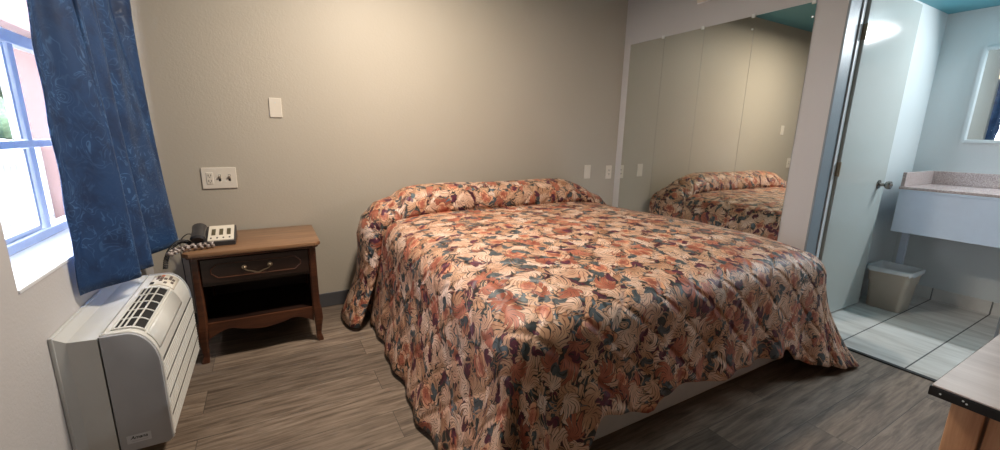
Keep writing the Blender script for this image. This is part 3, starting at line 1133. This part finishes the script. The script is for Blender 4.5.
# cable bundled in clear plastic lying along the front edge
cw = MB()
coil(cw, spline([Vector(p) for p in ((-0.29, 2.635, TZ + 0.019), (-0.34, 2.62, TZ + 0.019), (-0.40, 2.60, TZ + 0.021), (-0.445, 2.57, TZ + 0.018), (-0.47, 2.545, TZ + 0.004))], 170), 0.010, 0.007, 9)
for v in cw.bm.verts: v.co += Vector((1, 0.5, 0.6)) * mnoise.noise(v.co * 110) * 0.011
tag(build('wrapped_cable', cw, M['wrap'], None, True), 'pale plastic wrapped cable bundle along the nightstand front edge by the telephone', 'cable')

# ---------------------------------------------------------------- wall air conditioner
AY0, AY1, AZ0, AZ1 = 1.742, 2.462, 0.118, 0.567
ac = thing('air_conditioner', 'white wall air conditioner with a top louvre and slatted front under the window', 'air conditioner', (XL, 2.1, 0.1))
build('wall_flange', MB().box(XL + 0.0005, XL + 0.012, AY0 - 0.012, AY1 + 0.012, AZ0 - 0.03, AZ1 + 0.028, 0.003), M['ac_side'], ac)
# sleeve narrows from the flange to the gap
sv = MB()
x0_, x1_ = XL + 0.010, -0.545
A = [(x0_, AY0 - 0.010, AZ0 - 0.028), (x0_, AY1 + 0.010, AZ0 - 0.028), (x0_, AY1 + 0.010, AZ1 + 0.024), (x0_, AY0 - 0.010, AZ1 + 0.024)]
A2 = [(x0_ + 0.026, AY0 + 0.002, AZ0), (x0_ + 0.026, AY1 - 0.002, AZ0), (x0_ + 0.026, AY1 - 0.002, AZ1), (x0_ + 0.026, AY0 + 0.002, AZ1)]
B = [(x1_, AY0 + 0.002, AZ0), (x1_, AY1 - 0.002, AZ0), (x1_, AY1 - 0.002, AZ1 - 0.004), (x1_, AY0 + 0.002, AZ1 - 0.004)]
sv.grid([[Vector(p) for p in r] for r in (A, A2, B)], close=True)
sv.bm.faces.new(sv.bm.verts[:4]); sv.bm.faces.new(sv.bm.verts[-4:])
build('sleeve', sv, M['ac_side'], ac)
# cabinet: profile in (x, z) with a big rounded upper front, extruded along y
XF, XBK = -0.392, -0.541


def ac_profile(inset=0.0):
    p = [(XBK, AZ0 + inset), (XF - 0.03, AZ0 + inset)]
    for i in range(5):
        a = -PI / 2 + PI / 2 * i / 4
        p.append((XF - 0.022 - inset + 0.022 * math.cos(a), AZ0 + 0.022 + inset + 0.022 * math.sin(a)))
    p.append((XF - inset, 0.42))
    for i in range(1, 13):
        a = PI / 2 * i / 12
        p.append((XF - 0.085 - inset + 0.085 * math.cos(a), 0.43 + (AZ1 - 0.43 - inset) * math.sin(a)))
    p.append((XBK, AZ1 - inset))
    return p


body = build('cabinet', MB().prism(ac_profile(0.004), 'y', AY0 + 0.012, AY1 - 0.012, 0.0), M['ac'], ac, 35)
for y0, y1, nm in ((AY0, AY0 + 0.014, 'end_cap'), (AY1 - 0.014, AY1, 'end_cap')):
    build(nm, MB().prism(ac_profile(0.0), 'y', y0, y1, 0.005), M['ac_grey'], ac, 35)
# white edging round the near end cap
eg = MB()
eg.tube([(x, AY0 + 0.014, z) for x, z in ac_profile(0.0)[2:]], 0.0055, 6)
build('edge_trim', eg, M['ac'], ac, True)
# front slats: fine ribs over a shade-coloured backing, three wider grooves along the unit
GZ0, GZ1 = AZ0 + 0.024, 0.428
build('grille_back', MB().box(XF - 0.006, XF + 0.0006, AY0 + 0.022, AY1 - 0.02, GZ0, GZ1), M['ac_shadow'], ac)
gr = MB()
nrib = 20
pit = (GZ1 - GZ0) / nrib
for i in range(nrib):
    z = GZ0 + pit * (i + 0.5)
    wide = 0.26
    gr.box(XF - 0.004, XF + 0.0045, AY0 + 0.020, AY1 - 0.018, z - pit * wide, z + pit * wide)
build('front_grille', gr, M['ac'], ac)
gv = MB()
for i in range(3):
    z = GZ0 + pit * (5 * i + 5)
    gv.box(XF - 0.0055, XF + 0.0048, AY0 + 0.021, AY1 - 0.019, z - 0.0022, z + 0.0022)
build('groove', gv, M['ac_dark'], ac)


def on_curve(s):
    """point and tangent on the rounded shoulder, s 0 top back .. 1 front"""
    if s < 0.42:
        f = s / 0.42
        return Vector((XBK + 0.012 + (XF - 0.089 - XBK - 0.012) * f, 0, AZ1 - 0.004)), Vector((1, 0, 0)), Vector((0, 0, 1))
    a = PI / 2 * (1 - (s - 0.42) / 0.58)
    p = Vector((XF - 0.089 + 0.085 * math.cos(a), 0, 0.43 + (AZ1 - 0.434) * math.sin(a)))
    n_ = Vector((math.cos(a) / 0.085, 0, math.sin(a) / (AZ1 - 0.434))).normalized()
    return p, Vector((n_.z, 0, -n_.x)), n_


VY0, VY1 = AY0 + 0.060, AY1 - 0.225
vb = MB()
rws = []
for i in range(15):
    s = 0.08 + 0.54 * i / 14
    p, tt, nn = on_curve(s)
    rws.append([p + nn * 0.0015 + Vector((0, y_, 0)) for y_ in (VY0, VY1)])
vb.grid(rws)
rws2 = [[a - Vector((0, 0, 0.004)) for a in r] for r in rws]
vb.grid(rws2)
build('vent_recess', vb, M['ac_dark'], ac, True)
lv = MB()
for i in range(5):                                   # bars along the unit
    s = 0.08 + 0.54 * i / 4
    p, tt, nn = on_curve(s)
    a = p + nn * 0.004
    lv.tube([a + Vector((0, VY0 - 0.004, 0)), a + Vector((0, VY1 + 0.004, 0))], 0.0042 if i in (0, 4) else 0.0034, 6)
for k in range(6):                                   # bars across
    y_ = VY0 + (VY1 - VY0) * k / 5
    lv.tube([on_curve(0.08 + 0.54 * i / 10)[0] + on_curve(0.08 + 0.54 * i / 10)[2] * 0.004 + Vector((0, y_, 0)) for i in range(11)], 0.0042 if k in (0, 5) else 0.003, 6)
build('louvre', lv, M['ac'], ac, True)
# smooth lip below the vent and the control panel
lp = MB()
rws = []
for i in range(9):
    p, tt, nn = on_curve(0.66 + 0.22 * i / 8)
    rws.append([p + nn * 0.003 + Vector((0, y_, 0)) for y_ in (VY0 - 0.01, VY1 + 0.01)])
lp.grid(rws)
lip = build('discharge_lip', lp, M['ac'], ac, True, mods=1)
sm = lip.modifiers.new('thickness', 'SOLIDIFY'); sm.thickness = 0.004; sm.offset = 0
CY0, CY1 = AY1 - 0.185, AY1 - 0.04
cp = MB()
rws = []
for i in range(13):
    p, tt, nn = on_curve(0.16 + 0.52 * i / 12)
    rws.append([p + nn * 0.0025 + Vector((0, y_, 0)) for y_ in (CY0, CY1)])
cp.grid(rws)
cpo = build('control_panel', cp, M['ac_panel'], ac, True, mods=1)
sm = cpo.modifiers.new('thickness', 'SOLIDIFY'); sm.thickness = 0.004; sm.offset = 0
for (s, v, kind) in [(0.24, 0.15, 'd'), (0.34, 0.80, 'b'), (0.34, 0.60, 'b'), (0.44, 0.62, 'b'), (0.44, 0.40, 'b'), (0.44, 0.85, 'r'), (0.50, 0.55, 'b'), (0.52, 0.20, 'b'), (0.56, 0.80, 'b'), (0.56, 0.60, 'b'), (0.61, 0.35, 'b'), (0.61, 0.60, 'b')]:
    p, tt, nn = on_curve(s)
    y_ = CY0 + (CY1 - CY0) * v
    bmx = MB()
    R_ = Matrix((tt, Vector((0, 1, 0)), nn)).transposed().to_4x4()
    R_.translation = p + nn * 0.0045 + Vector((0, y_, 0))
    wx, wy = (0.006, 0.010) if kind != 'd' else (0.007, 0.014)
    bmx.box(-wx, wx, -wy, wy, -0.001, 0.003, 0.0012, 1, R_)
    build('display' if kind == 'd' else 'button', bmx, M['ac_dark'] if kind == 'd' else (M['btn_red'] if kind == 'r' else M['btn']), cpo)
# maker's sticker on the near end: bold slanted name over a fine second line
stk = build('sticker', MB().box(-0.520, -0.452, AY0 - 0.0012, AY0 - 0.0002, 0.150, 0.182, 0.0004, 1), M['sticker'], ac)


def text_mesh(body_, size, loc, rot, m, parent, name, shear=0.0):
    cu = bpy.data.curves.new(name, 'FONT')
    cu.body = body_
    cu.size = size
    cu.shear = shear
    cu.extrude = 0.0002
    cu.offset = size * 0.015
    cu.align_x = 'CENTER'
    tmp = bpy.data.objects.new('tmp_text', cu)
    C.objects.link(tmp)
    dg = bpy.context.evaluated_depsgraph_get()
    me = bpy.data.meshes.new_from_object(tmp.evaluated_get(dg))
    bpy.data.objects.remove(tmp)
    Mx = Matrix.Translation(Vector(loc)) @ rot
    me.transform(Mx)
    off = Vector((0, 0, 0)); p = parent
    while p is not None:
        off += p.location; p = p.parent
    me.transform(Matrix.Translation(-off))
    me.materials.clear(); me.materials.append(m)
    o = bpy.data.objects.new(name, me)
    C.objects.link(o)
    o.parent = parent
    return o


text_mesh('Amana', 0.017, (-0.486, AY0 - 0.0014, 0.166), Matrix.Rotation(PI / 2, 4, 'X'), M['black'], stk, 'lettering', 0.3)
build('fine_print', MB().box(-0.507, -0.462, AY0 - 0.0015, AY0 - 0.001, 0.1565, 0.1585), M['ac_grey'], stk)

# ---------------------------------------------------------------- curtain
ct = thing('curtain', 'dark blue damask curtain hanging in pleats at the right side of the window', 'curtain', (-0.56, 2.35, 0.64))
bot = [(-0.640, 1.985), (-0.615, 2.02), (-0.565, 2.075), (-0.508, 2.145), (-0.505, 2.175), (-0.535, 2.20), (-0.520, 2.25), (-0.492, 2.31), (-0.515, 2.35), (-0.575, 2.40), (-0.572, 2.47), (-0.535, 2.55), (-0.490, 2.66), (-0.462, 2.75), (-0.48, 2.80), (-0.57, 2.87), (-0.625, 2.99)]
top_ = [(-0.610, 1.93), (-0.605, 1.96), (-0.575, 2.01), (-0.54, 2.075), (-0.535, 2.10), (-0.595, 2.15), (-0.575, 2.21), (-0.53, 2.29), (-0.54, 2.32), (-0.595, 2.37), (-0.585, 2.45), (-0.535, 2.52), (-0.565, 2.60), (-0.56, 2.68), (-0.515, 2.745), (-0.57, 2.86), (-0.625, 2.99)]
NB, NZc = 120, 46
sb = spline([Vector((x, y, 0)) for x, y in bot], NB)
st_ = spline([Vector((x, y, 0)) for x, y in top_], NB)
cg, cuv = [], []
for i in range(NB + 1):
    col, cu = [], []
    for j in range(NZc + 1):
        f = j / NZc                                     # 0 hem .. 1 heading
        zz = 0.648 + (2.22 - 0.648) * f
        g = min(1, f / 0.72)
        p = sb[i].lerp(st_[i], g)
        e = mnoise.noise(Vector((i * 0.06, f * 2.2, 3))) * 0.012 + math.sin(i * 0.42 + f * 1.3) * 0.017 * max(0, f - 0.12)
        n_ = (sb[min(i + 1, NB)] - sb[max(i - 1, 0)]).normalized()
        p = p + Vector((n_.y, -n_.x, 0)) * e
        if i < 6: p += Vector((0, -1, 0)) * 0.007 * math.sin(f * 38)
        col.append(Vector((p.x, p.y, zz + 0.004 * math.sin(i * 0.2))))
        cu.append((i / NB * 1.5, f * 1.57))
    cg.append(col); cuv.append(cu)
cb = MB().grid(cg, cuv)
cl_ = build('cloth', cb, M['curtain'], ct, True, mods=1)
sm = cl_.modifiers.new('thickness', 'SOLIDIFY'); sm.thickness = 0.004; sm.offset = 0
rd = thing('curtain_rod', 'slim metal curtain rod along the top of the window', 'curtain rod', (-0.57, 2.3, 2.25))
rb = MB().tube([(-0.57, 1.45, 2.262), (-0.57, 3.06, 2.262)], 0.009, 12)
for y_ in (1.45, 3.05): rb.lathe([(0.012, -0.012), (0.018, 0), (0.012, 0.012)], (-0.57, y_, 2.262), 'y', 12)
build('rod', rb, M['chrome'], rd, True)
for y_ in (1.55, 3.0):
    build('bracket', MB().box(XL + 0.0005, -0.57, y_ - 0.008, y_ + 0.008, 2.238, 2.252, 0.002), M['chrome'], rd)

# ---------------------------------------------------------------- bathroom: vanity, mirror, bin
va = thing('vanity', 'pale bathroom vanity counter with granite top and splash on a white apron', 'vanity', (4.4, 0.5, 0.6))
VYL = 1.21
build('countertop', MB().box(4.092, XV - 0.001, -0.55, VYL, 0.922, 0.942, 0.004), M['granite'], va)
build('backsplash', MB().box(XV - 0.022, XV - 0.0005, -0.55, VYL, 0.9425, 1.045, 0.003), M['granite'], va)
build('side_splash', MB().box(4.115, XV - 0.0225, VYL - 0.022, VYL, 0.9425, 1.045, 0.003), M['granite'], va)
apn = MB()
apn.box(4.10, 4.125, -0.55, VYL - 0.004, 0.602, 0.921, 0.003)
apn.box(4.1255, XV - 0.002, VYL - 0.024, VYL - 0.004, 0.602, 0.921, 0.003)
build('apron', apn, M['vanity'], va)
build('edge_strip', MB().box(4.090, 4.0995, -0.55, VYL - 0.004, 0.905, 0.9215, 0.002), M['vanity'], va)
build('support_leg', MB().box(4.34, 4.38, 1.165, 1.205, 0.0015, 0.602, 0.003), M['vanity'], va)
dt = MB()
dt.tube(spline([Vector(p) for p in ((4.40, 0.66, 0.62), (4.40, 0.66, 0.50), (4.40, 0.64, 0.455), (4.42, 0.62, 0.45), (4.47, 0.60, 0.47), (4.50, 0.6, 0.52), (4.56, 0.6, 0.535), (4.683, 0.6, 0.535))], 36), 0.02, 12)
build('drain_trap', dt, M['white'], va, True)
bmr = thing('bathroom_mirror', 'pale framed bathroom mirror above the vanity', 'mirror', (XV, 0.5, 1.3))
BMY0, BMY1, BMZ0, BMZ1 = -0.1, 1.085, 1.268, 1.955
fr_ = MB()
fr_.prism([(XV - 0.0005, BMY1), (XV - 0.024, BMY1), (XV - 0.024, BMY1 - 0.018), (XV - 0.012, BMY1 - 0.026), (XV - 0.0005, BMY1 - 0.026)], 'z', BMZ0, BMZ1)
fr_.prism([(XV - 0.0005, BMY0), (XV - 0.024, BMY0), (XV - 0.024, BMY0 + 0.018), (XV - 0.012, BMY0 + 0.026), (XV - 0.0005, BMY0 + 0.026)], 'z', BMZ0, BMZ1)
for z0, z1 in ((BMZ0, BMZ0 + 0.024), (BMZ1 - 0.024, BMZ1)):
    fr_.box(XV - 0.023, XV - 0.0005, BMY0 + 0.01, BMY1 - 0.01, z0, z1, 0.002)
build('frame', fr_, M['mirror_frame'], bmr)
build('glass', MB().box(XV - 0.010, XV - 0.001, BMY0 + 0.02, BMY1 - 0.02, BMZ0 + 0.02, BMZ1 - 0.02), M['bmirror'], bmr)

# waste bin: tapered rectangular tub with a rolled rim and a liner
wb = thing('waste_bin', 'beige plastic waste bin with a liner on the bathroom tiles beside the open door', 'waste bin', (4.15, 1.14, 0.001))


def rrect(cx, cy, hx, hy, r, z, n=5):
    out = []
    for sx, sy, a0 in ((1, 1, 0), (-1, 1, PI / 2), (-1, -1, PI), (1, -1, 1.5 * PI)):
        for i in range(n + 1):
            a = a0 + PI / 2 * i / n
            out.append(Vector((cx + sx * (hx - r) + r * math.cos(a), cy + sy * (hy - r) + r * math.sin(a), z)))
    return out


WCX, WCY = 4.145, 1.14
tb = MB()
H = 0.325
lv_ = [(0.0015, 0.098, 0.098, 0), (0.006, 0.102, 0.102, 0), (0.21, 0.116, 0.114, 0), (0.212, 0.122, 0.119, 0), (0.27, 0.126, 0.123, 0), (H - 0.035, 0.128, 0.125, 0), (H - 0.034, 0.135, 0.132, 0), (H - 0.004, 0.137, 0.134, 0), (H, 0.134, 0.131, 0), (H - 0.004, 0.126, 0.123, 0), (0.03, 0.098, 0.096, 0)]
tb.grid([rrect(WCX, WCY, a, b, 0.028, z) for z, a, b, _ in lv_], close=True)
tb.bm.faces.new(tb.bm.verts[:24]); tb.bm.faces.new(tb.bm.verts[-24:])
build('tub', tb, M['can'], wb, 40)
ln_ = MB()
ring0 = rrect(WCX, WCY, 0.140, 0.137, 0.03, H - 0.022)
for i, p in enumerate(ring0): p.z += 0.010 * math.sin(i * 2.1) - 0.004
ring1 = rrect(WCX, WCY, 0.139, 0.136, 0.03, H + 0.003)
ring2 = rrect(WCX, WCY, 0.122, 0.119, 0.026, H + 0.001)
ring3 = rrect(WCX, WCY, 0.110, 0.108, 0.026, H - 0.08)
ln_.grid([ring0, ring1, ring2, ring3], close=True)
build('liner', ln_, M['liner'], wb, True, mods=1)

# ---------------------------------------------------------------- desk at the lower right
DX0, DX1, DY0, DY1, DZ = 1.312, 2.75, -0.42, 0.256, 0.702
dk = thing('desk', 'oak desk with a pale laminate top and black edge at the lower right', 'desk', ((DX0 + DX1) / 2, -0.1, 0))
build('top', MB().box(DX0 + 0.003, DX1, DY0, DY1 - 0.003, DZ - 0.004, DZ, 0.001, 1), M['desk_top'], dk)
ed = MB().box(DX0, DX1, DY0, DY1, DZ - 0.027, DZ - 0.0042, 0.002)
eo = build('edge_band', ed, M['black'], dk)
for y_ in (0.236, 0.200, 0.194):
    build('screw', MB().lathe([(0.002, 0), (0.002, -0.001), (0.001, -0.0014)], (DX0, y_, DZ - 0.0155 + (0.004 if y_ == 0.2 else 0)), 'x', 10), M['clip'], eo)
for x_ in (DX0 + 0.035, DX1 - 0.10):
    build('leg', MB().box(x_, x_ + 0.06, 0.168, 0.222, 0, DZ - 0.0275, 0.003), M['desk_wood'], dk)
    build('leg', MB().box(x_, x_ + 0.06, DY0 + 0.03, DY0 + 0.084, 0, DZ - 0.0275, 0.003), M['desk_wood'], dk)
build('side_panel', MB().box(DX0 + 0.045, DX0 + 0.065, DY0 + 0.085, 0.164, 0.16, DZ - 0.0275, 0.002), M['desk_wood'], dk)
build('modesty_panel', MB().box(DX0 + 0.096, DX1 - 0.101, 0.185, 0.205, 0.25, DZ - 0.0275, 0.002), M['desk_wood'], dk)
